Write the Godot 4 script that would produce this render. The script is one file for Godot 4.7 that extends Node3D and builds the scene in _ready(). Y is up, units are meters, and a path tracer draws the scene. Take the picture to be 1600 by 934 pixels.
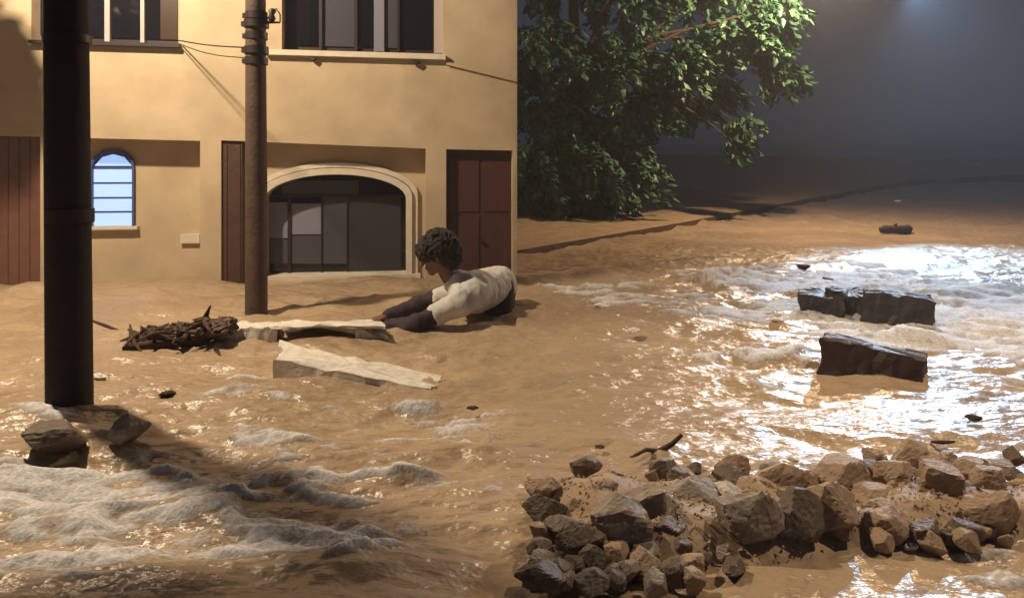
extends Node3D
# A flooded street at night: a cream house and two utility poles on one side, a torn-up
# muddy channel with slabs, rubble and a tree on the other.
# x right, y up (water level 0), camera looks along -z from 1.25 m above the water.

const F := 1127.0          # focal length in pixels of the 1600-wide photograph
const EYE := 1.25
const HORIZON := 255.0
const WALL_D := 7.6        # distance to the house front straight ahead of pixel column 400
const WALL_TURN := 0.14

var rng := RandomNumberGenerator.new()
var taken := {}
var M := {}
var house: Node3D
var house_o: Vector3

# ---------------------------------------------------------------- names and tags
func numbered(called: String) -> String:
	if not taken.has(called):
		taken[called] = 0
		return called
	taken[called] += 1
	return "%s_%03d" % [called, taken[called]]

func tag(o: Node, label: String, category: String, group := "") -> Node:
	o.set_meta("label", label)
	o.set_meta("category", category)
	if group != "":
		o.set_meta("group", group)
	return o

func base(called: String, where: Vector3, label: String, category: String, group := "") -> Node3D:
	var o := Node3D.new()
	o.name = numbered(called)
	add_child(o, true)
	o.position = where
	tag(o, label, category, group)
	return o

func obj(called: String, st: SurfaceTool, m: Material, parent: Node, normals := true) -> MeshInstance3D:
	if normals:
		st.generate_normals()
	var o := MeshInstance3D.new()
	o.mesh = st.commit()
	o.material_override = m
	if parent == self:
		o.name = numbered(called)
	else:
		o.name = called
	parent.add_child(o, true)
	return o

# ---------------------------------------------------------------- pixels of the survey to metres
func at(px: float, py: float, d: float) -> Vector3:
	return Vector3((px - 800.0) * d / F, EYE - (py - HORIZON) * d / F, -d)

func depth_of(py: float, h := 0.0) -> float:
	return F * (EYE - h) / (py - HORIZON)

func wat(px: float, py: float, h := 0.0) -> Vector3:
	return at(px, py, depth_of(py, h))

func fac(px: float, py: float, w := 0.0) -> Vector2:   # a point of the house front, in the house's own metres
	var n := Vector3(sin(WALL_TURN), 0, cos(WALL_TURN))
	var u := Vector3(cos(WALL_TURN), 0, -sin(WALL_TURN))
	var dir := Vector3((px - 800.0) / F, -(py - HORIZON) / F, -1.0)
	var eye := Vector3(0, EYE, 0)
	var t := (house_o + n * w - eye).dot(n) / dir.dot(n)
	var p := eye + dir * t
	return Vector2((p - house_o).dot(u), p.y)

func fpoly(pts: Array, w := 0.0) -> PackedVector2Array:
	var r := PackedVector2Array()
	for p in pts:
		r.append(fac(p[0], p[1], w))
	return r

# ---------------------------------------------------------------- shapes
func new_st() -> SurfaceTool:
	var st := SurfaceTool.new()
	st.begin(Mesh.PRIMITIVE_TRIANGLES)
	return st

func quad(st: SurfaceTool, a: Vector3, b: Vector3, c: Vector3, d: Vector3) -> void:   # counter-clockwise from outside
	for p in [a, c, b, a, d, c]:
		st.set_smooth_group(-1)
		st.add_vertex(p)

func prism(st: SurfaceTool, poly: PackedVector2Array, z0: float, z1: float) -> void:
	var area := 0.0
	for i in poly.size():
		var q := poly[(i + 1) % poly.size()]
		area += poly[i].x * q.y - q.x * poly[i].y
	var p := poly.duplicate()
	if area < 0:
		p.reverse()
	var tri := Geometry2D.triangulate_polygon(p)
	for i in range(0, tri.size(), 3):
		var a := p[tri[i]]
		var b := p[tri[i + 1]]
		var c := p[tri[i + 2]]
		if (b - a).cross(c - a) < 0:
			var s := b
			b = c
			c = s
		st.set_smooth_group(-1)
		for v in [a, c, b]:
			st.add_vertex(Vector3(v.x, v.y, z1))
		for v in [a, b, c]:
			st.add_vertex(Vector3(v.x, v.y, z0))
	for i in p.size():
		var a := p[i]
		var b := p[(i + 1) % p.size()]
		quad(st, Vector3(a.x, a.y, z0), Vector3(b.x, b.y, z0), Vector3(b.x, b.y, z1), Vector3(a.x, a.y, z1))

func box(st: SurfaceTool, lo: Vector3, hi: Vector3) -> void:
	prism(st, PackedVector2Array([Vector2(lo.x, lo.y), Vector2(hi.x, lo.y), Vector2(hi.x, hi.y), Vector2(lo.x, hi.y)]), lo.z, hi.z)

func tube(st: SurfaceTool, pts: Array, radii: Array, sides := 10, group := 1) -> void:
	var rings := []
	for i in pts.size():
		var dir: Vector3
		if i == 0:
			dir = pts[1] - pts[0]
		elif i == pts.size() - 1:
			dir = pts[i] - pts[i - 1]
		else:
			dir = pts[i + 1] - pts[i - 1]
		dir = dir.normalized()
		var up := Vector3.UP if absf(dir.y) < 0.9 else Vector3.RIGHT
		var s := dir.cross(up).normalized()
		var t := s.cross(dir).normalized()
		var ring := []
		for k in sides:
			var a := TAU * k / sides
			ring.append(pts[i] + (s * cos(a) + t * sin(a)) * float(radii[i]))
		rings.append(ring)
	for i in pts.size() - 1:
		for k in sides:
			var k2 := (k + 1) % sides
			st.set_smooth_group(group)
			for v in [rings[i][k], rings[i][k2], rings[i + 1][k2], rings[i][k], rings[i + 1][k2], rings[i + 1][k]]:
				st.add_vertex(v)
	for e in [0, pts.size() - 1]:
		for k in range(1, sides - 1):
			st.set_smooth_group(-1)
			var tri := [rings[e][0], rings[e][k], rings[e][k + 1]]
			if e == 0:
				tri.reverse()
			for v in tri:
				st.add_vertex(v)

func band(st: SurfaceTool, outer: PackedVector2Array, inner: PackedVector2Array, z0: float, z1: float) -> void:  # open strip between two lines
	for i in outer.size() - 1:
		prism(st, PackedVector2Array([outer[i], outer[i + 1], inner[i + 1], inner[i]]), z0, z1)

func rock(st: SurfaceTool, size: Vector3, cuts: int, r: RandomNumberGenerator, rough := 0.03, blocky := 0.0) -> void:
	# a ball cut by flat planes: broken stone
	var planes := []
	if blocky > 0.0:
		for ax in [Vector3.RIGHT, Vector3.UP, Vector3.BACK]:
			for s in [-1.0, 1.0]:
				var n: Vector3 = (ax * s + Vector3(r.randf_range(-1, 1), r.randf_range(-1, 1), r.randf_range(-1, 1)) * 0.16).normalized()
				planes.append([n, r.randf_range(0.5, 0.6)])
	for i in cuts:
		var n := Vector3(r.randf_range(-1, 1), r.randf_range(-1, 1), r.randf_range(-1, 1)).normalized()
		planes.append([n, r.randf_range(0.45, 0.8)])
	var noise := FastNoiseLite.new()
	noise.seed = r.randi()
	noise.frequency = 1.6
	noise.fractal_octaves = 3
	var n1 := 34
	var n2 := 22
	var grid := []
	for j in n2 + 1:
		var row := []
		for i in n1:
			var th := PI * j / n2
			var ph := TAU * i / n1
			var v := Vector3(sin(th) * cos(ph), cos(th), sin(th) * sin(ph))
			if blocky > 0.0:
				v *= 1.0
			var rr := 1.0
			for pl in planes:
				var dd: float = v.dot(pl[0])
				if dd > 0.01:
					rr = minf(rr, float(pl[1]) / dd)
			v *= rr * (1.0 + noise.get_noise_3dv(v * 2.0) * rough * 4.0)
			row.append(v * size)
		grid.append(row)
	for j in n2:
		for i in n1:
			var i2 := (i + 1) % n1
			var a: Vector3 = grid[j][i]
			var b: Vector3 = grid[j][i2]
			var c: Vector3 = grid[j + 1][i2]
			var d: Vector3 = grid[j + 1][i]
			st.set_smooth_group(-1)
			if j > 0:
				for v in [a, c, b] if true else []:
					st.add_vertex(v)
			if j < n2 - 1:
				for v in [a, d, c]:
					st.add_vertex(v)

# smooth union of tapered capsules, meshed as surface nets; bones: [a, b, ra, rb]
func bone_mesh(st: SurfaceTool, bones: Array, k: float, cell: float, wrinkle := 0.0, wfreq := 9.0) -> void:
	var wn := FastNoiseLite.new()
	wn.seed = 19
	wn.frequency = wfreq
	wn.fractal_octaves = 3
	wn.fractal_type = FastNoiseLite.FRACTAL_RIDGED
	var lo := Vector3(1e9, 1e9, 1e9)
	var hi := -lo
	for b in bones:
		for e in [0, 1]:
			var r: float = b[2 + e]
			lo = lo.min((b[e] as Vector3) - Vector3.ONE * (r + cell * 3))
			hi = hi.max((b[e] as Vector3) + Vector3.ONE * (r + cell * 3))
	var n := Vector3i(((hi - lo) / cell).ceil()) + Vector3i.ONE
	var f := PackedFloat32Array()
	f.resize(n.x * n.y * n.z)
	f.fill(1.0)
	for b in bones:
		var a: Vector3 = b[0]
		var ab: Vector3 = (b[1] as Vector3) - a
		var ra: float = b[2]
		var rb: float = b[3]
		var l2 := maxf(ab.length_squared(), 1e-8)
		var m := maxf(ra, rb) + k * 2.0 + cell * 2.0
		var c0 := Vector3i(((a.min(b[1]) - Vector3.ONE * m - lo) / cell).floor()).clamp(Vector3i.ZERO, n - Vector3i.ONE)
		var c1 := Vector3i(((a.max(b[1]) + Vector3.ONE * m - lo) / cell).ceil()).clamp(Vector3i.ZERO, n - Vector3i.ONE)
		for z in range(c0.z, c1.z + 1):
			for y in range(c0.y, c1.y + 1):
				var row := (z * n.y + y) * n.x
				for x in range(c0.x, c1.x + 1):
					var p := lo + Vector3(x, y, z) * cell
					var t := clampf((p - a).dot(ab) / l2, 0.0, 1.0)
					var d := (p - a - ab * t).length() - lerpf(ra, rb, t)
					var o := f[row + x]
					var h := maxf(k - absf(d - o), 0.0) / k
					f[row + x] = minf(d, o) - h * h * k * 0.25
	if wrinkle > 0.0:
		for z in n.z:
			for y in n.y:
				for x in n.x:
					var i := (z * n.y + y) * n.x + x
					if absf(f[i]) < cell * 3.0:
						f[i] -= wn.get_noise_3dv((lo + Vector3(x, y, z) * cell) * Vector3(1, 0.6, 0.8)) * wrinkle
	var idx := {}
	var pos := []
	var off := [0, 1, n.x, n.x + 1, n.x * n.y, n.x * n.y + 1, n.x * n.y + n.x, n.x * n.y + n.x + 1]
	var edges := [[0, 1], [2, 3], [4, 5], [6, 7], [0, 2], [1, 3], [4, 6], [5, 7], [0, 4], [1, 5], [2, 6], [3, 7]]
	for z in n.z - 1:
		for y in n.y - 1:
			for x in n.x - 1:
				var i0 := (z * n.y + y) * n.x + x
				var mask := 0
				for c in 8:
					if f[i0 + off[c]] < 0.0:
						mask |= 1 << c
				if mask == 0 or mask == 255:
					continue
				var s := Vector3.ZERO
				var cnt := 0
				for e in edges:
					var va := f[i0 + off[e[0]]]
					var vb := f[i0 + off[e[1]]]
					if (va < 0.0) != (vb < 0.0):
						var t := va / (va - vb)
						var ca := Vector3(e[0] & 1, (e[0] >> 1) & 1, (e[0] >> 2) & 1)
						var cb := Vector3(e[1] & 1, (e[1] >> 1) & 1, (e[1] >> 2) & 1)
						s += ca.lerp(cb, t)
						cnt += 1
				idx[i0] = pos.size()
				pos.append(lo + (Vector3(x, y, z) + s / cnt) * cell)
	var strides := [1, n.x, n.x * n.y]
	for i0 in idx:
		for ax in 3:
			var va := f[i0]
			var vb := f[i0 + strides[ax]]
			if (va < 0.0) == (vb < 0.0):
				continue
			var s1: int = strides[(ax + 1) % 3]
			var s2: int = strides[(ax + 2) % 3]
			if not (idx.has(i0 - s1) and idx.has(i0 - s2) and idx.has(i0 - s1 - s2)):
				continue
			var q := [pos[idx[i0]], pos[idx[i0 - s1]], pos[idx[i0 - s1 - s2]], pos[idx[i0 - s2]]]
			if va < 0.0:
				q.reverse()
			st.set_smooth_group(1)
			for v in [q[0], q[1], q[2], q[0], q[2], q[3]]:
				st.add_vertex(v)

# ---------------------------------------------------------------- materials
func lin(r: float, g: float, b: float) -> Color:
	return Color(r, g, b).linear_to_srgb()

func noise_tex(a: Color, b: Color, freq: float, seed_: int, octaves := 5, size := 512, normal := false, bump := 4.0) -> NoiseTexture2D:
	var n := FastNoiseLite.new()
	n.seed = seed_
	n.frequency = freq
	n.fractal_octaves = octaves
	n.noise_type = FastNoiseLite.TYPE_SIMPLEX_SMOOTH
	var t := NoiseTexture2D.new()
	t.width = size
	t.height = size
	t.seamless = true
	t.noise = n
	if normal:
		t.as_normal_map = true
		t.bump_strength = bump
	else:
		var g := Gradient.new()
		g.set_color(0, a)
		g.set_color(1, b)
		t.color_ramp = g
	return t

func mat(a: Color, b: Color, rough: float, scale_: float, seed_: int, bump := 3.0, freq := 0.012) -> StandardMaterial3D:
	var m := StandardMaterial3D.new()
	m.albedo_texture = noise_tex(a, b, freq, seed_)
	m.roughness = rough
	m.uv1_triplanar = true
	m.uv1_world_triplanar = true
	m.uv1_scale = Vector3.ONE * scale_
	if bump > 0.0:
		m.normal_enabled = true
		m.normal_texture = noise_tex(a, b, 0.03, seed_ + 7, 5, 512, true, bump)
	return m

func plain(c: Color, rough := 0.7, metal := 0.0) -> StandardMaterial3D:
	var m := StandardMaterial3D.new()
	m.albedo_color = c
	m.roughness = rough
	m.metallic = metal
	return m

func make_materials() -> void:
	M.plaster = mat(lin(0.39, 0.31, 0.205), lin(0.54, 0.435, 0.295), 0.85, 0.45, 11, 0.5, 0.006)
	M.trim = mat(lin(0.55, 0.49, 0.40), lin(0.66, 0.60, 0.51), 0.7, 0.8, 12, 1.0)
	M.brown_gate = mat(lin(0.13, 0.055, 0.035), lin(0.18, 0.08, 0.05), 0.6, 0.8, 13, 1.0)
	M.maroon = mat(lin(0.055, 0.020, 0.019), lin(0.075, 0.027, 0.025), 0.5, 0.8, 14, 1.0)
	M.dark_wood = mat(lin(0.05, 0.022, 0.013), lin(0.08, 0.036, 0.02), 0.6, 0.9, 15, 1.5)
	M.frame_dark = plain(lin(0.018, 0.009, 0.010), 0.5)
	M.frame_pale = plain(lin(0.42, 0.36, 0.36), 0.5)
	M.glass_dark = plain(lin(0.005, 0.005, 0.009), 0.1)
	M.glass_brown = plain(lin(0.05, 0.03, 0.022), 0.25)
	M.glass_curtain = plain(lin(0.20, 0.20, 0.27), 0.35)
	M.glass_dull = plain(lin(0.06, 0.058, 0.08), 0.3)
	M.glass_hazy = plain(lin(0.030, 0.028, 0.036), 0.35)
	M.frosted = plain(lin(0.26, 0.34, 0.46), 0.4)
	M.frosted.emission_enabled = true
	M.frosted.emission = lin(0.36, 0.58, 0.98)
	M.frosted.emission_energy_multiplier = 0.95
	M.blue_frame = plain(lin(0.05, 0.08, 0.22), 0.5)
	M.pole_dark = mat(lin(0.012, 0.008, 0.012), lin(0.022, 0.014, 0.018), 0.85, 1.2, 16, 1.5)
	M.pole_brown = mat(lin(0.06, 0.035, 0.026), lin(0.10, 0.06, 0.045), 0.8, 1.2, 17, 2.0)
	M.iron = plain(lin(0.03, 0.024, 0.022), 0.5, 0.4)
	M.slab_white = mat(lin(0.52, 0.50, 0.45), lin(0.78, 0.75, 0.69), 0.75, 1.6, 18, 3.0)
	M.slab_dark = mat(lin(0.022, 0.020, 0.019), lin(0.05, 0.044, 0.04), 0.6, 2.0, 20, 4.0)
	M.slab_brown = mat(lin(0.040, 0.022, 0.016), lin(0.075, 0.045, 0.033), 0.6, 2.0, 21, 4.0)
	M.twig = mat(lin(0.035, 0.018, 0.010), lin(0.08, 0.042, 0.024), 0.85, 3.0, 22, 3.0)
	M.stone_grey = mat(lin(0.15, 0.125, 0.10), lin(0.34, 0.285, 0.23), 0.68, 2.2, 23, 4.0)
	M.stone_tan = mat(lin(0.22, 0.155, 0.10), lin(0.40, 0.285, 0.19), 0.7, 2.2, 24, 4.0)
	M.stone_dark = mat(lin(0.07, 0.05, 0.038), lin(0.16, 0.115, 0.08), 0.65, 2.2, 25, 4.0)
	M.stone_pale = mat(lin(0.45, 0.41, 0.36), lin(0.62, 0.57, 0.50), 0.7, 2.2, 26, 3.0)
	M.bank = mat(lin(0.26, 0.185, 0.115), lin(0.40, 0.29, 0.185), 0.75, 0.35, 27, 3.0)
	M.soil_and_edge_shade = mat(lin(0.05, 0.028, 0.016), lin(0.09, 0.05, 0.03), 0.6, 1.0, 28, 3.0)  # soil of the clods; its darkness also stands for shade on the bank edge
	M.white_scrap = plain(lin(0.78, 0.76, 0.72), 0.6)
	M.roof = mat(lin(0.20, 0.09, 0.05), lin(0.28, 0.13, 0.08), 0.8, 1.0, 30, 2.0)
	M.skin = plain(lin(0.16, 0.075, 0.05), 0.55)
	M.hair = mat(lin(0.006, 0.005, 0.005), lin(0.016, 0.012, 0.011), 0.8, 9.0, 31, 6.0)
	M.shirt = mat(lin(0.50, 0.50, 0.48), lin(0.64, 0.63, 0.61), 0.8, 4.0, 32, 2.0)
	M.sleeve = mat(lin(0.022, 0.012, 0.022), lin(0.04, 0.022, 0.038), 0.8, 4.0, 33, 2.0)
	M.eye = plain(lin(0.02, 0.015, 0.012), 0.2)
	var w := StandardMaterial3D.new()
	w.vertex_color_use_as_albedo = true
	w.roughness = 0.36
	w.normal_enabled = true
	w.normal_texture = noise_tex(Color.BLACK, Color.WHITE, 0.016, 41, 6, 512, true, 9.0)
	w.normal_scale = 1.0
	w.uv1_triplanar = true
	w.uv1_world_triplanar = true
	w.uv1_scale = Vector3(0.55, 0.9, 1.3)
	M.water = w
	var fo := w.duplicate()
	fo.roughness = 0.8
	fo.uv1_scale = Vector3(3.2, 3.2, 4.6)
	fo.normal_texture = noise_tex(Color.BLACK, Color.WHITE, 0.03, 47, 5, 512, true, 7.0)
	fo.albedo_texture = noise_tex(Color(0.72, 0.72, 0.72), Color(1, 1, 1), 0.02, 44)
	M.foam = fo
	var lf := StandardMaterial3D.new()
	lf.vertex_color_use_as_albedo = true
	lf.roughness = 0.5
	lf.backlight_enabled = true
	lf.backlight = lin(0.03, 0.06, 0.02)
	lf.cull_mode = BaseMaterial3D.CULL_DISABLED
	M.leaf = lf

# ---------------------------------------------------------------- lamps
func street_lamp(head: Vector3, foot: Vector3, colour: Color, energy: float, label: String, aim := Vector3.ZERO, cone := 0.0) -> void:
	var o := base("street_lamp", foot, label, "street lamp", "street lamps along the flooded road")
	var top := Vector3(0, head.y + 0.25 - foot.y, 0)
	var to := head - foot
	var st := new_st()
	tube(st, [Vector3(0, -0.8, 0), Vector3(0, 3, 0), top], [0.10, 0.085, 0.06], 14)
	obj("pole", st, M.iron, o)
	st = new_st()
	tube(st, [top - Vector3(0, 0.1, 0), top.lerp(Vector3(to.x, top.y, to.z), 0.4) + Vector3(0, 0.12, 0), to + Vector3(0, 0.1, 0)], [0.04, 0.035, 0.03], 10)
	obj("arm", st, M.iron, o)
	var dir := Vector3(to.x, 0, to.z).normalized()
	var side := dir.cross(Vector3.UP)
	st = new_st()
	var pts := [[-0.30, 0.05], [-0.18, 0.12], [0.12, 0.13], [0.26, 0.07]]
	for i in 3:
		var a: Array = pts[i]
		var b: Array = pts[i + 1]
		var q := []
		for e in [a, b]:
			q.append(to + dir * float(e[0]) - side * float(e[1]) + Vector3(0, 0.02, 0))
			q.append(to + dir * float(e[0]) - side * float(e[1]) * 0.7 + Vector3(0, 0.13, 0))
			q.append(to + dir * float(e[0]) + side * float(e[1]) * 0.7 + Vector3(0, 0.13, 0))
			q.append(to + dir * float(e[0]) + side * float(e[1]) + Vector3(0, 0.02, 0))
		for k in 4:
			var k2 := (k + 1) % 4
			quad(st, q[k], q[k2], q[4 + k2], q[4 + k])
	obj("housing", st, M.iron, o)
	var lm := StandardMaterial3D.new()
	lm.albedo_color = Color(0.9, 0.9, 0.9)
	lm.emission_enabled = true
	lm.emission = colour
	lm.emission_energy_multiplier = 6.0
	var lens := MeshInstance3D.new()
	var sm := SphereMesh.new()
	sm.radius = 0.1
	sm.height = 0.08
	sm.radial_segments = 20
	sm.rings = 8
	lens.mesh = sm
	lens.material_override = lm
	lens.name = "lens"
	lens.position = to + Vector3(0, -0.02, 0)
	o.add_child(lens, true)
	var l: Light3D
	if cone > 0.0:
		var sp := SpotLight3D.new()      # floodlight head down the channel, and the added rubble fill
		sp.spot_angle = cone
		sp.spot_angle_attenuation = 0.6
		sp.spot_range = 60.0
		sp.spot_attenuation = 2.0
		l = sp
	else:
		var om := OmniLight3D.new()
		om.omni_range = 60.0
		om.omni_attenuation = 2.0
		l = om
	l.name = "lamp_light"
	l.light_color = colour
	l.light_energy = energy
	l.light_size = 0.1
	l.shadow_enabled = true
	l.position = to + Vector3(0, -0.14, 0)
	o.add_child(l, true)
	if cone > 0.0:
		l.look_at_from_position(head + Vector3(0, -0.14, 0), aim)

# ---------------------------------------------------------------- water
var n_big := FastNoiseLite.new()
var n_mid := FastNoiseLite.new()
var n_foam := FastNoiseLite.new()
var n_fine := FastNoiseLite.new()
var blobs := []    # [centre xz, rx, rz, cos, sin, kind, strength]   kinds: foam, dark, lift, pale

func blob(px: float, py: float, rx: float, ry: float, kind: String, s: float, turn := 0.0) -> void:
	var d := depth_of(py)
	var c := wat(px, py)
	var rz := absf(depth_of(py - ry * 0.9) - depth_of(py + ry)) * 0.5
	blobs.append([Vector2(c.x, c.z), rx * d / F, rz, cos(turn), sin(turn), kind, s])

func sample(x: float, z: float) -> Array:     # height, foam, swell
	var foam := 0.0
	var lift := 0.0
	var calm := 0.0
	for b in blobs:
		var dx: float = x - b[0].x
		var dz: float = z - b[0].y
		if absf(dx) > 2.2 * maxf(b[1], b[2]) or absf(dz) > 2.2 * maxf(b[1], b[2]):
			continue
		var u: float = (dx * b[3] - dz * b[4]) / b[1]
		var v: float = (dx * b[4] + dz * b[3]) / b[2]
		var r2 := u * u + v * v
		if r2 > 4.0:
			continue
		var g: float = exp(-r2 * 1.6) * b[6]
		if b[5] == "foam":
			foam += g
		elif b[5] == "clear":
			foam -= g
		elif b[5] == "calm":
			calm += g
		else:
			lift += g
	var dist := -z
	var amp := 1.0 + clampf((dist - 8.0) / 20.0, 0.0, 1.0)
	var swell := n_big.get_noise_2d(x * 0.8, z * 1.5)
	var chop := n_mid.get_noise_2d(x * 0.8 + swell * 0.3, z * 1.4)
	var fl := n_foam.get_noise_2d(x * 0.75 + swell * 0.5, z * 1.5 + chop * 0.25)
	var f3 := n_fine.get_noise_2d(x * 0.5 + fl * 0.15, z * 1.6 + swell * 0.2) if foam > 0.04 else 0.0
	var fo := clampf((foam + fl * 0.95 + f3 * 0.95 + chop * 0.3 - 0.27) * 1.8, 0.0, 1.0)
	fo *= clampf(0.95 + n_fine.get_noise_2d(x * 1.3 + chop * 0.3, z * 4.2 + fl * 0.3) * 1.2, 0.0, 1.0)
	if foam < 0.04:
		fo = 0.0
	else:
		fo *= clampf(foam * 6.0, 0.0, 1.0)
	var h := (swell * 0.055 + chop * 0.055) * amp * (1.0 - 0.75 * clampf(calm, 0.0, 1.0)) + fo * (0.008 + 0.035 * fl + 0.022 * f3) + lift * (1.0 + chop * 1.2 + fl * 0.8)
	return [h, fo, swell]

func build_water() -> void:
	n_big.seed = 3
	n_big.frequency = 0.55
	n_big.fractal_octaves = 3
	n_mid.seed = 8
	n_mid.frequency = 1.7
	n_mid.fractal_octaves = 4
	n_foam.seed = 21
	n_foam.frequency = 1.5
	n_foam.fractal_octaves = 5
	n_foam.fractal_gain = 0.55
	n_fine.seed = 31
	n_fine.frequency = 4.2
	n_fine.fractal_octaves = 3
	# foam in front of the near pole
	blob(120, 780, 300, 70, "foam", 0.85)
	blob(60, 880, 190, 36, "foam", 0.9)
	blob(380, 825, 190, 45, "foam", 0.85)
	blob(470, 850, 130, 20, "foam", 0.7)
	blob(90, 655, 60, 12, "foam", 0.6)
	# crests right of the pole's shadow
	blob(560, 765, 120, 28, "foam", 0.62)
	blob(300, 760, 120, 30, "foam", 0.45)
	blob(720, 770, 90, 30, "foam", 0.3)
	blob(620, 690, 160, 30, "foam", 0.22)
	blob(430, 660, 160, 18, "foam", 0.25)
	blob(640, 735, 70, 14, "foam", 0.5)
	blob(660, 815, 90, 18, "foam", 0.5)
	blob(480, 720, 90, 18, "foam", 0.42)
	blob(330, 705, 90, 14, "foam", 0.4)
	blob(420, 625, 110, 9, "foam", 0.42)
	blob(390, 603, 40, 5, "foam", 0.5)
	blob(580, 640, 110, 10, "foam", 0.3)
	blob(730, 650, 70, 16, "foam", 0.3)
	blob(500, 700, 240, 70, "foam", 0.12)
	blob(640, 745, 60, 10, "lift", 0.05)
	blob(560, 770, 90, 16, "lift", 0.045)
	blob(40, 462, 50, 14, "lift", 0.12)
	blob(200, 470, 70, 9, "lift", 0.06)
	blob(90, 690, 60, 22, "lift", 0.07)
	# the torrent on the right
	blob(1450, 465, 190, 55, "foam", 1.55)
	blob(1570, 500, 170, 62, "foam", 1.1)
	blob(1330, 440, 90, 22, "foam", 0.8)
	blob(1330, 505, 90, 18, "foam", 1.0)
	blob(1420, 530, 130, 18, "foam", 0.95)
	blob(1150, 440, 90, 22, "foam", 1.0)
	blob(1060, 462, 40, 16, "foam", 0.5)
	blob(1140, 490, 80, 9, "foam", 0.85)
	blob(1230, 480, 60, 14, "foam", 0.8)
	blob(1200, 560, 80, 18, "foam", 0.45)
	blob(1105, 562, 30, 8, "foam", 0.75)
	blob(930, 455, 90, 22, "foam", 0.42)
	blob(960, 475, 80, 5, "foam", 0.5)
	blob(1300, 612, 70, 6, "foam", 0.35)
	blob(1215, 605, 40, 6, "foam", 0.35)
	blob(1106, 450, 22, 9, "clear", 1.2)
	blob(1106, 450, 22, 8, "lift", -0.08)
	blob(1400, 450, 110, 16, "lift", 0.05)
	blob(1420, 520, 110, 14, "lift", 0.03)
	blob(1120, 435, 70, 14, "lift", 0.06)
	# calm dark water at the near right edge
	blob(1570, 905, 60, 12, "foam", 0.7)
	blob(1560, 868, 60, 6, "foam", 0.5)
	blob(1400, 905, 330, 60, "calm", 1.0)
	blob(250, 930, 500, 40, "calm", 0.6)
	for k in 5:
		blob(880 + k * 170, 650, 150, 42, "calm", 0.7)
		blob(880 + k * 170, 372, 130, 22, "calm", 0.6)

	var xs := PackedFloat32Array()
	var x := -26.0
	while x < 34.0:
		xs.append(x)
		var ax := absf(x - 0.6)
		x += 0.02 if ax < 3.4 else (0.05 if ax < 7.0 else 0.4)
	var zs := PackedFloat32Array()
	var z := 1.5
	while z > -80.0:
		zs.append(z)
		var d := maxf(-z, 0.0)
		z -= 0.15 if d < 1.6 else maxf(0.011, 0.0032 * d + 0.0007 * d * d)
	var nx := xs.size()
	var nz := zs.size()
	print("water grid ", nx, " x ", nz)
	var pos := PackedVector3Array()
	var cols := PackedColorArray()
	var foams := PackedFloat32Array()
	pos.resize(nx * nz)
	cols.resize(nx * nz)
	foams.resize(nx * nz)
	var mud := Color(0.41, 0.308, 0.205)
	var mud2 := Color(0.33, 0.243, 0.16)
	var white := Color(0.82, 0.83, 0.86)
	for j in nz:
		for i in nx:
			var s := sample(xs[i], zs[j])
			var k := j * nx + i
			pos[k] = Vector3(xs[i], s[0], zs[j])
			var c := mud.lerp(mud2, clampf(0.5 + s[2] * 1.6, 0.0, 1.0))
			cols[k] = c.lerp(white, smoothstep(0.0, 0.8, s[1]))
			foams[k] = s[1]
	var nrm := PackedVector3Array()
	nrm.resize(nx * nz)
	for j in nz:
		for i in nx:
			var i0 := maxi(i - 1, 0)
			var i1 := mini(i + 1, nx - 1)
			var j0 := maxi(j - 1, 0)
			var j1 := mini(j + 1, nz - 1)
			var a := pos[j * nx + i1] - pos[j * nx + i0]
			var b := pos[j1 * nx + i] - pos[j0 * nx + i]
			nrm[j * nx + i] = a.cross(b).normalized() * -1.0 if a.cross(b).y < 0 else a.cross(b).normalized()
	var ids := [PackedInt32Array(), PackedInt32Array()]
	for j in nz - 1:
		for i in nx - 1:
			var k := j * nx + i
			var f := (foams[k] + foams[k + 1] + foams[k + nx] + foams[k + nx + 1]) * 0.25
			var w := 1 if f > 0.14 else 0
			ids[w].append_array(PackedInt32Array([k, k + nx, k + nx + 1, k, k + nx + 1, k + 1]))
	var water: MeshInstance3D
	for w in 2:
		var remap := {}
		var p2 := PackedVector3Array()
		var n2 := PackedVector3Array()
		var c2 := PackedColorArray()
		var id2 := PackedInt32Array()
		for q in ids[w]:
			if not remap.has(q):
				remap[q] = p2.size()
				p2.append(pos[q])
				n2.append(nrm[q])
				c2.append(cols[q])
			id2.append(remap[q])
		var arr := []
		arr.resize(Mesh.ARRAY_MAX)
		arr[Mesh.ARRAY_VERTEX] = p2
		arr[Mesh.ARRAY_NORMAL] = n2
		arr[Mesh.ARRAY_COLOR] = c2
		arr[Mesh.ARRAY_INDEX] = id2
		var am := ArrayMesh.new()
		am.add_surface_from_arrays(Mesh.PRIMITIVE_TRIANGLES, arr)
		var o := MeshInstance3D.new()
		o.mesh = am
		if w == 0:
			o.name = "flood_water"
			o.material_override = M.water
			add_child(o, true)
			o.set_meta("kind", "structure")
			o.set_meta("label", "muddy brown flood water rushing along the street")
			water = o
		else:
			o.name = "foam"
			o.material_override = M.foam
			water.add_child(o, true)
			o.set_meta("kind", "stuff")

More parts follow.
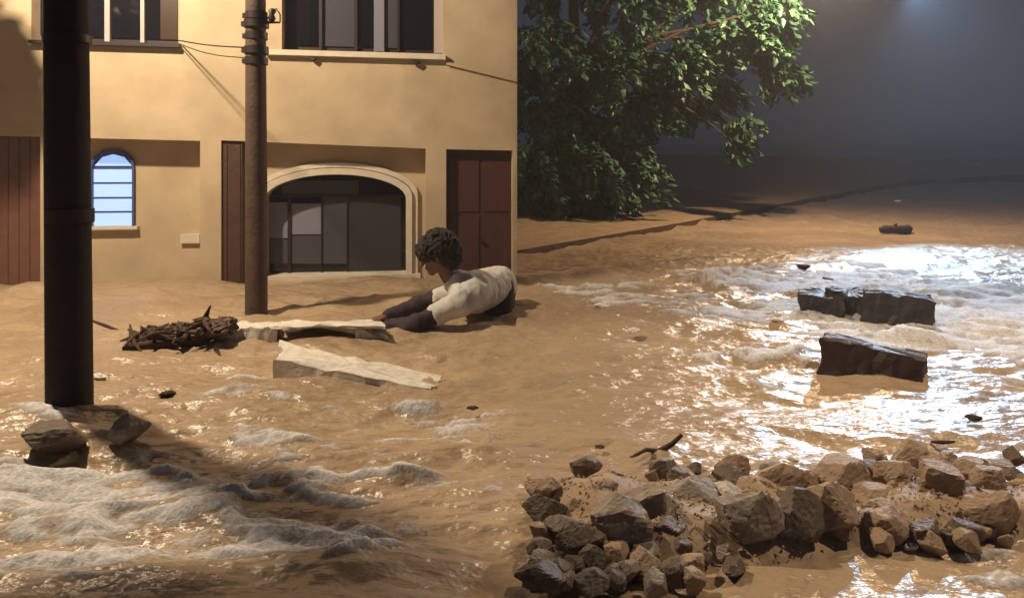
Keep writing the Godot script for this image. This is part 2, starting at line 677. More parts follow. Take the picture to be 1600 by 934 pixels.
# ---------------------------------------------------------------- ground
func build_ground() -> void:
	# the bed under the water, one sheet out to the horizon
	var st := new_st()
	quad(st, Vector3(-300, -0.9, 60), Vector3(300, -0.9, 60), Vector3(300, -0.9, -400), Vector3(-300, -0.9, -400))
	obj("ground", st, M.bank, self).set_meta("kind", "structure")
	# mud bank behind the channel: its torn edge runs from the house corner away to the right
	var edge := [wat(700, 412), wat(820, 396), wat(960, 372), wat(1080, 352), wat(1190, 331), wat(1290, 312), wat(1370, 298), wat(1420, 289), wat(1600, 283), wat(2300, 277)]
	var steps := [0.05, 0.06, 0.07, 0.09, 0.11, 0.15, 0.17, 0.04, 0.03, 0.03]
	var nn := FastNoiseLite.new()
	nn.seed = 5
	nn.frequency = 0.25
	nn.fractal_octaves = 4
	var fine := []
	for i in edge.size() - 1:
		for k in 14:
			var t := k / 14.0
			var p: Vector3 = (edge[i] as Vector3).lerp(edge[i + 1], t)
			p.z += nn.get_noise_2d(p.x * 6.0, p.z * 2.0) * 0.004 * absf(p.z)
			fine.append([p, lerpf(steps[i], steps[i + 1], t)])
	var rows := 26
	st = new_st()
	var face := new_st()
	var grid := []
	for e in fine:
		var p: Vector3 = e[0]
		var col := []
		for j in rows + 1:
			var t := float(j) / rows
			var z := lerpf(p.z, -95.0, pow(t, 2.2))
			var far := p.z - z
			var h: float = e[1] + 0.010 * far + nn.get_noise_2d(p.x, z) * minf(far * 0.03, 0.3)
			h += smoothstep(25.0, 90.0, -z) * 1.4
			col.append(Vector3(p.x + (p.x * 0.9 + 2.0) * t * t * 1.2, h, z))
		grid.append(col)
	for i in grid.size() - 1:
		for j in rows:
			st.set_smooth_group(1)
			for v in [grid[i][j], grid[i + 1][j + 1], grid[i + 1][j], grid[i][j], grid[i][j + 1], grid[i + 1][j + 1]]:
				st.add_vertex(v)
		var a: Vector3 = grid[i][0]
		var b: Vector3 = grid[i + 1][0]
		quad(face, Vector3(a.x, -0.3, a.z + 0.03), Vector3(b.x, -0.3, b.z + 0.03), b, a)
	var bank := obj("mud_bank", st, M.bank, self)
	bank.set_meta("kind", "structure")
	obj("eroded_edge", face, M.soil_and_edge_shade, bank)  # dark soil colour carries the shaded side of the step

# ---------------------------------------------------------------- house
func arch_pts(x0: float, x1: float, y0: float, y1: float, rise: float, n := 20) -> PackedVector2Array:   # from lower left over the arch to lower right
	var r := PackedVector2Array()
	r.append(Vector2(x0, y0))
	for i in n + 1:
		var t := float(i) / n
		var a := PI * (1.0 - t)
		r.append(Vector2((x0 + x1) / 2 + cos(a) * (x1 - x0) / 2, y1 - rise + sin(a) * rise))
	r.append(Vector2(x1, y0))
	return r

func rect_px(x0: float, y0: float, x1: float, y1: float, w := 0.0) -> PackedVector2Array:
	return fpoly([[x0, y1], [x1, y1], [x1, y0], [x0, y0]], w)

func build_house() -> void:
	house = base("house", house_o, "cream plastered two storey house with arched windows standing in the flood", "house")
	house.rotation.y = WALL_TURN
	var st := new_st()
	# ground-floor front with its recesses and doorways, open at the bottom
	prism(st, fpoly([[-420, 640], [-420, 66], [48, 62], [278, 69], [440, 77], [692, 84], [808, 90], [808, 640], [801, 640], [801, 235], [697, 233], [697, 640], [665, 640], [665, 232], [345, 219], [345, 640], [312, 640], [312, 220], [72, 214], [72, 640], [62, 640], [62, 213], [-90, 210], [-90, 640]]), -0.32, 0.0)
	obj("wall", st, M.plaster, house)
	st = new_st()
	prism(st, fpoly([[-420, 66], [48, 62], [48, -150], [278, -150], [278, 69], [440, 77], [440, -150], [692, -150], [692, 84], [808, 90], [808, -420], [-420, -420]]), -0.32, 0.0)
	obj("wall", st, M.plaster, house)
	# side walls, back, roof
	var l := fac(-420, 300).x
	var r := fac(808, 300).x
	var top := fac(400, -420).y
	for xx in [[l, l + 0.25], [r - 0.25, r]]:
		st = new_st()
		box(st, Vector3(xx[0], -1.0, -7.0), Vector3(xx[1], top, -0.322))
		obj("side_wall", st, M.plaster, house)
	st = new_st()
	box(st, Vector3(l, -1.0, -7.25), Vector3(r, top, -7.002))
	obj("back_wall", st, M.plaster, house)
	st = new_st()
	prism(st, PackedVector2Array([Vector2(l - 0.3, top - 0.15), Vector2(r + 0.02, top - 0.15), Vector2(r + 0.02, top + 0.1), Vector2((l + r) / 2, top + 1.5), Vector2(l - 0.3, top + 0.1)]), -7.4, 0.35)
	obj("roof", st, M.roof, house)
	# recess with the small arched window
	st = new_st()
	prism(st, rect_px(60, 150, 330, 640, -0.24), -0.50, -0.24)
	obj("recess_wall", st, M.plaster, house)
	var a := fac(146, 353, -0.24)
	var b := fac(208, 238, -0.24)
	var win := Node3D.new()
	win.name = "window"
	house.add_child(win, true)
	win.set_meta("label", "small arched louvre window glowing pale blue")
	st = new_st()
	prism(st, arch_pts(a.x, b.x, a.y, b.y, 0.16), -0.238, -0.232)
	obj("backing", st, M.blue_frame, win)
	st = new_st()
	band(st, arch_pts(a.x - 0.02, b.x + 0.02, a.y, b.y + 0.03, 0.18), arch_pts(a.x, b.x, a.y, b.y, 0.16), -0.239, -0.19)
	obj("frame", st, M.blue_frame, win)
	var lines := [262.0, 285.0, 308.0, 330.0, 353.0]
	for i in 4:
		var y1 := fac(170, lines[i] + 2.5, -0.24).y
		var y0 := fac(170, lines[i + 1] - 0.5, -0.24).y
		st = new_st()
		box(st, Vector3(a.x + 0.005, y0, -0.230), Vector3(b.x - 0.005, y1, -0.222))
		obj("pane", st, M.frosted, win)
	st = new_st()
	var yt := fac(170, 259, -0.24).y
	prism(st, PackedVector2Array([Vector2(a.x + 0.012, yt), Vector2(b.x - 0.012, yt), Vector2(b.x - 0.09, b.y - 0.05), Vector2((a.x + b.x) / 2, b.y - 0.02), Vector2(a.x + 0.09, b.y - 0.05)]), -0.230, -0.222)
	obj("pane", st, M.frosted, win)
	st = new_st()
	box(st, Vector3(a.x - 0.04, a.y - 0.035, -0.238), Vector3(b.x + 0.06, a.y - 0.001, -0.17))
	obj("sill", st, M.trim, win)
	# brown gate at the far left
	st = new_st()
	prism(st, rect_px(-110, 190, 70, 640, -0.16), -0.21, -0.16)
	var gate := obj("gate", st, M.brown_gate, house)
	for i in 9:
		st = new_st()
		var gx := -88.0 + i * 17.0
		prism(st, rect_px(gx, 216, gx + 14.5, 640, -0.15), -0.159, -0.145)
		obj("board", st, M.brown_gate, gate)
	# recess with the wide arched window
	var ra := fac(415, 438, -0.24)
	var rb := fac(634, 272, -0.24)
	st = new_st()
	var arch := arch_pts(ra.x, rb.x, -1.0, rb.y, 0.27, 28)
	var outer := fpoly([[680, 640], [680, 150], [330, 150], [330, 640]], -0.24)
	var ring := PackedVector2Array([outer[3], outer[2], outer[1], outer[0]])
	ring[0].y = -1.0
	ring[3].y = -1.0
	var wallp := PackedVector2Array()
	wallp.append_array(ring)
	var back := arch.duplicate()
	back.reverse()
	wallp.append_array(back)
	prism(st, wallp, -0.50, -0.24)
	obj("recess_wall", st, M.plaster, house)
	st = new_st()
	box(st, Vector3(ra.x, -1.0, -0.48), Vector3(rb.x, ra.y, -0.245))
	obj("parapet", st, M.plaster, house)
	var big := Node3D.new()
	big.name = "window"
	house.add_child(big, true)
	big.set_meta("label", "wide arched window with dark panes and pale moulded surround")
	for ring_i in 2:
		st = new_st()
		var g0 := 0.0 + ring_i * 0.078
		var g1 := 0.07 + ring_i * 0.06
		band(st, arch_pts(ra.x - g1, rb.x + g1, ra.y, rb.y + g1, 0.27 + g1 * 0.6, 28), arch_pts(ra.x - g0, rb.x + g0, ra.y, rb.y + g0, 0.27 + g0 * 0.6, 28), -0.239, -0.16 - ring_i * 0.035)
		obj("moulding", st, M.trim, big)
	st = new_st()
	box(st, Vector3(ra.x - 0.05, ra.y + 0.001, -0.45), Vector3(rb.x + 0.16, ra.y + 0.05, -0.13))
	obj("sill", st, M.trim, big)
	st = new_st()
	prism(st, arch_pts(ra.x - 0.01, rb.x + 0.01, ra.y - 0.2, rb.y + 0.01, 0.27, 28), -0.47, -0.44)
	obj("backing", st, M.glass_dark, big)
	var panes := [[413, 449, 316, 372, "glass_curtain"], [413, 449, 374, 412, "glass_dull"], [455, 501, 318, 366, "glass_curtain"], [455, 501, 368, 412, "glass_dull"], [503, 541, 308, 412, "glass_dull"], [543, 626, 308, 428, "glass_hazy"], [440, 560, 282, 304, "glass_dull"]]
	for p in panes:
		st = new_st()
		prism(st, rect_px(p[0], p[2], p[1], p[3], -0.42), -0.435, -0.42)
		obj("pane", st, M[p[4]], big)
	for p in [[449.5, 454.5, 306, 432], [501.2, 502.8, 306, 432], [541.2, 542.8, 306, 432]]:
		st = new_st()
		prism(st, rect_px(p[0], p[2], p[1], p[3], -0.41), -0.438, -0.40)
		obj("mullion", st, M.frame_dark, big)
	st = new_st()
	prism(st, rect_px(410, 304.5, 632, 307.5, -0.41), -0.439, -0.402)
	obj("transom", st, M.frame_dark, big)
	# dark timber leaf folded against the left jamb
	st = new_st()
	prism(st, rect_px(346, 221, 378, 452, -0.03), -0.14, -0.03)
	var leaf := obj("shutter", st, M.dark_wood, house)
	leaf.set_meta("label", "narrow dark brown timber shutter folded beside the arch")
	for p in [[349, 354], [370, 375]]:
		st = new_st()
		prism(st, rect_px(p[0], 226, p[1], 448, -0.02), -0.029, -0.018)
		obj("stile", st, M.dark_wood, leaf)
	# maroon door at the corner
	st = new_st()
	prism(st, rect_px(690, 215, 806, 640, -0.12), -0.18, -0.12)
	var door := obj("door", st, M.maroon, house)
	for p in [[702, 748, 245, 330], [754, 797, 246, 330], [702, 748, 338, 460], [754, 797, 338, 460]]:
		st = new_st()
		prism(st, rect_px(p[0], p[2], p[1], p[3], -0.11), -0.119, -0.105)
		obj("panel", st, M.maroon, door)
	st = new_st()
	tube(st, [Vector3(fac(751, 375, -0.1).x, fac(751, 375, -0.1).y, -0.119), Vector3(fac(751, 375, -0.1).x, fac(751, 375, -0.1).y, -0.06)], [0.02, 0.025], 10)
	obj("handle", st, M.iron, door)
	# upper windows
	var w1 := Node3D.new()
	w1.name = "window"
	house.add_child(w1, true)
	w1.set_meta("label", "dark upper window with two pale mullions")
	upper_window(w1, 48, 278, -150, 62, 69, [[60, 163, "glass_dark"], [171, 219, "glass_dark"], [225, 250, "glass_dark"], [250, 277, "glass_brown"]], [[163, 171, "frame_pale"], [219, 225, "frame_pale"]])
	var w2 := Node3D.new()
	w2.name = "window"
	house.add_child(w2, true)
	w2.set_meta("label", "dark upper window with maroon frame beside the thin pole")
	upper_window(w2, 440, 692, -150, 77, 84, [[448, 498, "glass_dark"], [503, 553, "glass_dull"], [558, 584, "glass_dark"], [600, 620, "glass_dull"], [624, 676, "glass_dark"]], [[498, 503, "frame_dark"], [553, 558, "frame_dark"], [584, 600, "glass_curtain"], [620, 624, "frame_dark"], [678, 691, "frame_pale"]])
	# ledge under the upper windows; beyond it a strip standing for a slanting shade edge
	st = new_st()
	prism(st, fpoly([[44, 62], [280, 69], [280, 74], [44, 67]], 0.06), 0.001, 0.075)
	obj("sill", st, M.frame_dark, house)
	st = new_st()
	prism(st, fpoly([[414, 77], [696, 85], [696, 93], [414, 85]], 0.06), 0.001, 0.07)
	obj("sill", st, M.trim, house)
	st = new_st()
	prism(st, fpoly([[697, 96], [808, 123], [808, 128], [697, 101]], 0.02), 0.001, 0.035)
	obj("moulding", st, M.plaster, house)
	for p in [[490, 91, 9], [650, 97, 13]]:
		st = new_st()
		var q := fac(p[0], p[1], 0.04)
		var rr: float = p[2] * 0.0035
		tube(st, [Vector3(q.x - rr, q.y, 0.045), Vector3(q.x, q.y - 0.015, 0.05), Vector3(q.x + rr, q.y, 0.045)], [0.012, 0.022, 0.012], 8)
		obj("drip_spout", st, M.iron, house)
	# little ledge in the recess
	st = new_st()
	prism(st, rect_px(281, 366, 311, 380, -0.2), -0.239, -0.20)
	obj("meter_box", st, M.trim, house)

func upper_window(w: Node3D, x0: float, x1: float, y0: float, yl: float, yr: float, panes: Array, bars: Array) -> void:
	var yb := func(x: float) -> float: return lerpf(yl, yr, (x - x0) / (x1 - x0))
	var st := new_st()
	prism(st, fpoly([[x0 - 12, yl + 12], [x1 + 12, yr + 12], [x1 + 12, y0 - 10], [x0 - 12, y0 - 10]], -0.2), -0.30, -0.2)
	obj("backing", st, M.frame_dark, w)
	for p in panes:
		st = new_st()
		prism(st, fpoly([[p[0], yb.call(p[0]) - 7], [p[1], yb.call(p[1]) - 7], [p[1], y0], [p[0], y0]], -0.18), -0.199, -0.18)
		obj("pane", st, M[p[2]], w)
	for p in bars:
		st = new_st()
		prism(st, fpoly([[p[0], yb.call(p[0]) - 1], [p[1], yb.call(p[1]) - 1], [p[1], y0], [p[0], y0]], -0.15), -0.198, -0.14)
		obj("mullion", st, M[p[2]], w)

# ---------------------------------------------------------------- poles and cables
func build_poles() -> void:
	var b := wat(108, 640)
	var o := base("utility_pole", b, "thick dark utility pole in the foreground with foam at its foot", "utility pole")
	var s := -b.z / F
	var st := new_st()
	var pts := []
	var rad := []
	for i in 14:
		var y := lerpf(-0.9, 4.2, i / 13.0)
		pts.append(Vector3(-0.006 * y * 1.5, y, 0))
		rad.append((33.0 - 0.9 * y) * s)
	tube(st, pts, rad, 28)
	obj("post", st, M.pole_dark, o)
	st = new_st()
	tube(st, [Vector3(0.0, 0.95, 0), Vector3(0.0, 1.02, 0)], [34.2 * s, 34.2 * s], 28)
	obj("band", st, M.iron, o)
	st = new_st()
	tube(st, [Vector3(-0.01, 1.86, 0), Vector3(-0.01, 1.9, 0)], [33.6 * s, 33.6 * s], 28)
	obj("band", st, M.iron, o)

	# unseen box added on the pole, above the frame, to shade the near water
	var shade_box := Node3D.new()
	shade_box.name = "added_shade_box"
	o.add_child(shade_box, true)
	shade_box.position = Vector3(0.0, 0, 0.42)
	shade_box.rotation.y = 0.2
	st = new_st()
	box(st, Vector3(-0.74, 2.28, -0.3), Vector3(0.3, 2.95, 0.3))
	obj("shade_box_shell", st, M.iron, shade_box)
	for hx in [-0.2, 0.31]:
		st = new_st()
		box(st, Vector3(hx - 0.50, 2.31, 0.302), Vector3(hx - 0.03, 2.92, 0.315))
		obj("door", st, M.iron, shade_box)  # front panels of the added shading box
	st = new_st()
	box(st, Vector3(-0.78, 2.952, -0.34), Vector3(0.34, 2.98, 0.34))
	obj("shade_box_top", st, M.iron, shade_box)

	b = wat(400, 488)
	o = base("utility_pole", b, "thin brown utility pole with clamps in front of the house", "utility pole")
	s = -b.z / F
	st = new_st()
	tube(st, [Vector3(0, -0.9, 0), Vector3(0, 1.0, 0), Vector3(-0.005, 2.2, 0), Vector3(-0.01, 4.6, 0)], [17.5 * s, 16.5 * s, 15.5 * s, 14.5 * s], 22)
	obj("post", st, M.pole_brown, o)
	var top := at(400, 60, -b.z).y
	for k in 5:
		st = new_st()
		var yy: float = top + [-0.19, -0.10, 0.02, 0.12, 0.19][k]
		var rr: float = [17.5, 18.5, 17.0, 19.0, 17.0][k] * s
		tube(st, [Vector3(0, yy - 0.03, 0), Vector3(0, yy + 0.03, 0)], [rr, rr], 20)
		var c := obj("clamp", st, M.iron, o)
		st = new_st()
		box(st, Vector3(-rr - 0.02, yy - 0.02, -0.02), Vector3(-rr + 0.01, yy + 0.02, 0.02))
		obj("bolt", st, M.iron, c)
	st = new_st()
	tube(st, [Vector3(0.05, top + 0.13, 0), Vector3(0.2, top + 0.135, 0)], [0.009, 0.009], 8)
	obj("bracket", st, M.iron, o)
	st = new_st()
	tube(st, [Vector3(0.13, top + 0.14, 0), Vector3(0.13, top + 0.17, 0), Vector3(0.13, top + 0.2, 0), Vector3(0.135, top + 0.235, 0), Vector3(0.135, top + 0.25, 0)], [0.02, 0.034, 0.02, 0.036, 0.015], 12)
	obj("insulator", st, M.iron, o)
	st = new_st()
	tube(st, [Vector3(0.13, top + 0.21, 0), Vector3(0.17, top + 0.25, 0.01), Vector3(0.2, top + 0.2, 0), Vector3(0.2, top + 0.14, 0)], [0.006, 0.006, 0.006, 0.006], 6)
	obj("wire_loop", st, M.iron, o)
	# service cables from the left window to the thin pole
	var un := Vector3(sin(WALL_TURN), 0, cos(WALL_TURN))
	var uu := Vector3(cos(WALL_TURN), 0, -sin(WALL_TURN))
	for k in 2:
		var f2 := fac(279, 63 + k * 5, 0.06)
		var a := house_o + uu * f2.x + Vector3.UP * f2.y + un * 0.06
		var e := at(384, 74 + k * 16, -b.z - 0.02)
		st = new_st()
		var pp := []
		var rr := []
		for i in 13:
			var t := i / 12.0
			pp.append(a.lerp(e, t) - Vector3.UP * sin(t * PI) * (0.015 + 0.02 * k))
			rr.append(0.007 - 0.002 * k)
		tube(st, pp, rr, 6)
		tag(obj("service_cable", st, M.iron, self), ["thicker upper cable from left window to the thin pole", "thinner lower cable sagging from left window to thin pole"][k], "cable", "service cables")

# ---------------------------------------------------------------- tree
func clump(crown: SurfaceTool, c: Vector3, rad: float, r: RandomNumberGenerator) -> void:   # sprays of single leaves
	var count := int(1500 * rad * rad + 220)
	var sprays := int(9 + rad * 16)
	for s in sprays:
		var v := Vector3(r.randfn(0, 0.42), r.randfn(0, 0.36), r.randfn(0, 0.42)) * rad
		var sp := c + v
		var out := (v * Vector3(1, 0.5, 1) + Vector3(0.25, -0.25 - r.randf() * 0.3, 0.1)).normalized()
		var tone := r.randf_range(0.75, 1.2)
		for k in count / sprays + 3:
			var q := r.randf()
			var p := sp + out * (q * 0.45 * (0.5 + rad)) + Vector3(r.randfn(0, 0.055), r.randfn(0, 0.055), r.randfn(0, 0.055))
			p.y -= q * q * 0.1
			var dir := (out + Vector3(r.randfn(0, 0.5), r.randfn(-0.25, 0.4), r.randfn(0, 0.5))).normalized()
			var side := dir.cross(Vector3(r.randfn(0, 0.4), 1, r.randfn(0, 0.4))).normalized()
			var nn := side.cross(dir).normalized()
			var ln := r.randf_range(0.08, 0.26)
			var wd := ln * r.randf_range(0.26, 0.4)
			var g := tone * r.randf_range(0.8, 1.2)
			var col := Color(0.037 * g, 0.098 * g, 0.05 * g)
			var a := p
			var b := p + dir * ln * 0.45 + side * wd - nn * ln * 0.06
			var e := p + dir * ln
			var f := p + dir * ln * 0.45 - side * wd - nn * ln * 0.06
			var m := p + dir * ln * 0.5 + nn * ln * 0.05
			crown.set_smooth_group(-1)
			crown.set_color(col)
			for vv in [a, b, m, b, e, m, e, f, m, f, a, m]:
				crown.add_vertex(vv)

func build_tree() -> void:
	var foot := wat(905, 345)
	foot.y = 0.1
	var o := base("broadleaf_tree", foot, "leafy green tree drooping over the mud bank beside the house", "tree")
	var r := RandomNumberGenerator.new()
	r.seed = 77
	var d0 := -foot.z
	var st := new_st()
	var fork := at(900, 120, d0) - foot
	tube(st, [Vector3(0, -0.6, 0), Vector3(0.05, 0.7, 0.05), fork * 0.6, fork, at(890, -160, d0) - foot], [0.26, 0.2, 0.17, 0.14, 0.05], 12)
	obj("trunk", st, M.twig, o)
	# limbs end where the foliage hangs
	var tips := [[1225, 110, 0.0, 0.40], [1190, 75, -0.6, 0.5], [1150, 40, 0.4, 0.6], [1215, 20, 0.6, 0.55], [1110, 130, -0.5, 0.55], [1150, 190, 0.2, 0.30], [1145, 222, 0.2, 0.2], [1060, 90, 0.7, 0.75], [1060, 160, -0.6, 0.42], [990, 40, 0.2, 0.9], [940, 100, 0.8, 0.9], [900, 190, 0.6, 0.85], [960, 190, -0.5, 0.7], [990, 245, 0.3, 0.48], [900, 280, 0.2, 0.62], [960, 300, 0.4, 0.45], [850, 60, 0.6, 0.9], [840, 160, 0.4, 0.9], [840, 250, 0.8, 0.8], [850, 315, 0.5, 0.45], [1100, -30, 0.0, 0.9], [1000, -60, 0.8, 1.0], [900, -50, 0.0, 1.1], [1190, -40, 0.1, 0.7], [780, 120, -1.2, 0.9], [780, 250, -1.3, 0.7], [930, 240, 0.9, 0.6], [1010, 150, 0.2, 0.6], [1090, 60, -0.2, 0.6]]
	var crown := new_st()
	for ti in tips.size():
		var t: Array = tips[ti]
		var c := at(t[0], t[1], d0 - float(t[2])) - foot
		var mid := fork.lerp(c, 0.5) + Vector3(r.randf_range(-0.2, 0.2), 0.3, r.randf_range(-0.2, 0.2))
		var limb := new_st()
		var start := fork * r.randf_range(0.75, 1.0)
		tube(limb, [start, start.lerp(mid, 0.6), mid, mid.lerp(c, 0.6) + Vector3(0, 0.08, 0), c], [0.06, 0.045, 0.035, 0.022, 0.008], 6)
		obj("limb", limb, M.twig, o)
		var rad: float = t[3]
		clump(crown, c, rad, r)
	var cr := obj("crown", crown, M.leaf, o)
	cr.set_meta("kind", "stuff")

func build_side_tree() -> void:    # stands left of the picture; its leaves shade the end of the house front
	var foot := Vector3(-6.7, 0, -6.15)
	var o := base("young_tree", foot, "young street tree left of the house front, outside the picture", "tree")
	var r := RandomNumberGenerator.new()
	r.seed = 12
	var st := new_st()
	tube(st, [Vector3(0, -0.8, 0), Vector3(0.1, 1.4, 0), Vector3(0.3, 2.6, 0), Vector3(0.2, 4.0, 0)], [0.1, 0.085, 0.07, 0.02], 10)
	obj("trunk", st, M.twig, o)
	var crown := new_st()
	for t in [[2.0, 3.5, 0.05, 0.18], [1.85, 3.4, -0.1, 0.22], [1.65, 3.4, 0.05, 0.26], [1.4, 3.25, 0.0, 0.28], [1.1, 3.4, 0.1, 0.4], [0.4, 3.6, 0.0, 0.5], [0.2, 4.1, 0.1, 0.5]]:
		var c := Vector3(t[0], t[1], t[2])
		var limb := new_st()
		tube(limb, [Vector3(0.3, 2.6, 0), Vector3(0.3, 2.6, 0).lerp(c, 0.5) + Vector3(0, 0.12, 0), c], [0.03, 0.02, 0.006], 6)
		obj("limb", limb, M.twig, o)
		clump(crown, c, t[3], r)
	obj("crown", crown, M.leaf, o).set_meta("kind", "stuff")

# ---------------------------------------------------------------- slabs, rubble, debris
func slab(called: String, corners: Array, thick: float, m: Material, label: String, cat: String, group: String, parent_pos: Vector3, sd: int) -> Node3D:
	# corners: four top corners in world metres (going round); broken edges, chipped
	var r := RandomNumberGenerator.new()
	r.seed = sd
	var st := new_st()
	var n := 12
	var nz := FastNoiseLite.new()
	nz.seed = sd
	nz.frequency = 3.0
	nz.fractal_octaves = 4
	var rings := []
	var cen := Vector3.ZERO
	for c in corners:
		cen += c * 0.25
	var levels := [[0.0, -0.02], [0.018, 0.0], [0.3, 0.004], [0.55, -0.004], [0.8, 0.0], [1.0, -0.01]]
	for lv in levels:
		var ring := []
		for i in 4:
			var a: Vector3 = corners[i]
			var b: Vector3 = corners[(i + 1) % 4]
			for k in n:
				var p := a.lerp(b, float(k) / n)
				var o := p - cen
				o.y = 0
				o = o.normalized()
				var q := p - Vector3.UP * thick * float(lv[0])
				q += o * (nz.get_noise_3dv(q * 1.3) * 0.05 + nz.get_noise_3dv(q * 6.0) * 0.022 + float(lv[1]))
				if lv[0] < 0.1:
					q += Vector3.UP * (nz.get_noise_3dv(p * 2.5 + Vector3.ONE * 7) * 0.03 - absf(nz.get_noise_3dv(p * 5.0)) * 0.02)
				ring.append(q - parent_pos)
		rings.append(ring)
	var cnt: int = rings[0].size()
	for i in cnt:
		var i2 := (i + 1) % cnt
		for j in rings.size() - 1:
			st.set_smooth_group(-1)
			for v in [rings[j + 1][i], rings[j][i2], rings[j + 1][i2], rings[j + 1][i], rings[j][i], rings[j][i2]]:
				st.add_vertex(v)
		var ct := cen - parent_pos
		var bt := ct - Vector3.UP * thick
		for j in 3:       # uneven top in three rings
			var f0 := j / 3.0
			var f1 := (j + 1) / 3.0
			var q := []
			for w in [[i, f0], [i2, f0], [i2, f1], [i, f1]]:
				var pt: Vector3 = (rings[0][w[0]] as Vector3).lerp(ct, w[1])
				if w[1] > 0.0 and w[1] < 1.0:
					pt.y += nz.get_noise_3dv(pt * 4.0) * 0.014
				q.append(pt)
			st.set_smooth_group(-1)
			for v in [q[0], q[3], q[1], q[1], q[3], q[2]]:
				st.add_vertex(v)
		st.set_smooth_group(-1)
		for v in [rings[5][i], rings[5][i2], bt]:
			st.add_vertex(v)
	var o2 := obj(called, st, m, self)
	o2.position = parent_pos
	tag(o2, label, cat, group)
	return o2

func build_slabs() -> void:
	# white pieces in front of the house
	var d := 5.08
	slab("broken_slab", [at(335, 513, d), at(432, 508, d), at(440, 502, d + 0.4), at(345, 502, d + 0.4)], 0.30, M.slab_white, "chunky white broken slab end beside the dark brushwood", "slab", "white broken slabs", wat(385, 545), 101)
	slab("broken_slab", [at(428, 509, d - 0.05), at(598, 508, d - 0.05), at(590, 500, d + 0.4), at(440, 501, d + 0.4)], 0.022, M.slab_white, "thin flat white slab lying across the two other white pieces", "slab", "white broken slabs", wat(515, 545), 102)
	slab("broken_slab", [at(556, 514, d - 0.02), at(606, 526, d - 0.02), at(600, 506, d + 0.3), at(562, 504, d + 0.3)], 0.3, M.slab_white, "grey white upright chunk under the thin slab's far end", "slab", "white broken slabs", wat(585, 545), 103)
	slab("broken_slab", [at(432, 560, 4.22), at(674, 604, 3.92), at(690, 586, 4.15), at(435, 533, 4.6)], 0.24, M.slab_white, "long white slab sloping down to the right into muddy water", "slab", "white broken slabs", wat(560, 600), 104)
	# dark torn-up paving in the torrent
	slab("paving_slab", [at(1349, 453, 5.75), at(1461, 468, 5.55), at(1452, 461, 5.85), at(1352, 449, 6.0)], 0.30, M.slab_dark, "long black paving slab in the foam, right one of the upper pair", "slab", "dark paving slabs in the torrent", wat(1405, 495), 105)
	slab("paving_slab", [at(1290, 450, 6.05), at(1352, 466, 5.85), at(1365, 452, 6.1), at(1302, 447, 6.3)], 0.26, M.slab_dark, "dark wedge of paving between the two slabs in the foam", "slab", "dark paving slabs in the torrent", wat(1330, 480), 106)
	slab("paving_slab", [at(1247, 456, 6.05), at(1318, 468, 5.9), at(1330, 458, 6.15), at(1262, 446, 6.3)], 0.26, M.slab_dark, "small dark slab with foamy top at the left of the torrent's pair", "slab", "dark paving slabs in the torrent", wat(1285, 482), 107)
	slab("paving_slab", [at(1281, 526, 4.3), at(1450, 559, 4.12), at(1450, 550, 4.3), at(1290, 519, 4.55)], 0.26, M.slab_brown, "dark brown paving slab nearest the rubble, below the foam", "slab", "dark paving slabs in the torrent", wat(1365, 588), 108)

func one_rock(px: float, py: float, w: float, h: float, m: Material, label: String, group: String, sd: int, blocky: float, lift := 0.0, called := "rubble_stone") -> void:
	var r := RandomNumberGenerator.new()
	r.seed = sd
	var d := depth_of(py + h * 0.45)
	var s := d / F
	var p := at(px, py, d)
	var st := new_st()
	rock(st, Vector3(w * s, h * s, (w + h) * 0.5 * s) * 0.62, 18, r, 0.016, blocky)
	var o := obj(called, st, m, self)
	o.position = p
	o.rotation = Vector3(r.randf_range(-0.25, 0.25), r.randf_range(-0.6, 0.6), r.randf_range(-0.3, 0.3))
	tag(o, label, "stone", group)

var n_shelf := FastNoiseLite.new()
func shelf(x: float, z: float) -> float:
	var front := lerpf(-2.06, -2.32, clampf((x - 0.5) / 1.5, 0, 1))
	var m := smoothstep(0.0, 0.28, front - z) * smoothstep(0.0, 0.35, z + 3.0) * smoothstep(0.0, 0.25, x + 0.02) * smoothstep(0.0, 0.3, 2.25 - x)
	return -0.09 + m * 0.155 + n_shelf.get_noise_2d(x, z) * 0.05 * (0.4 + m)

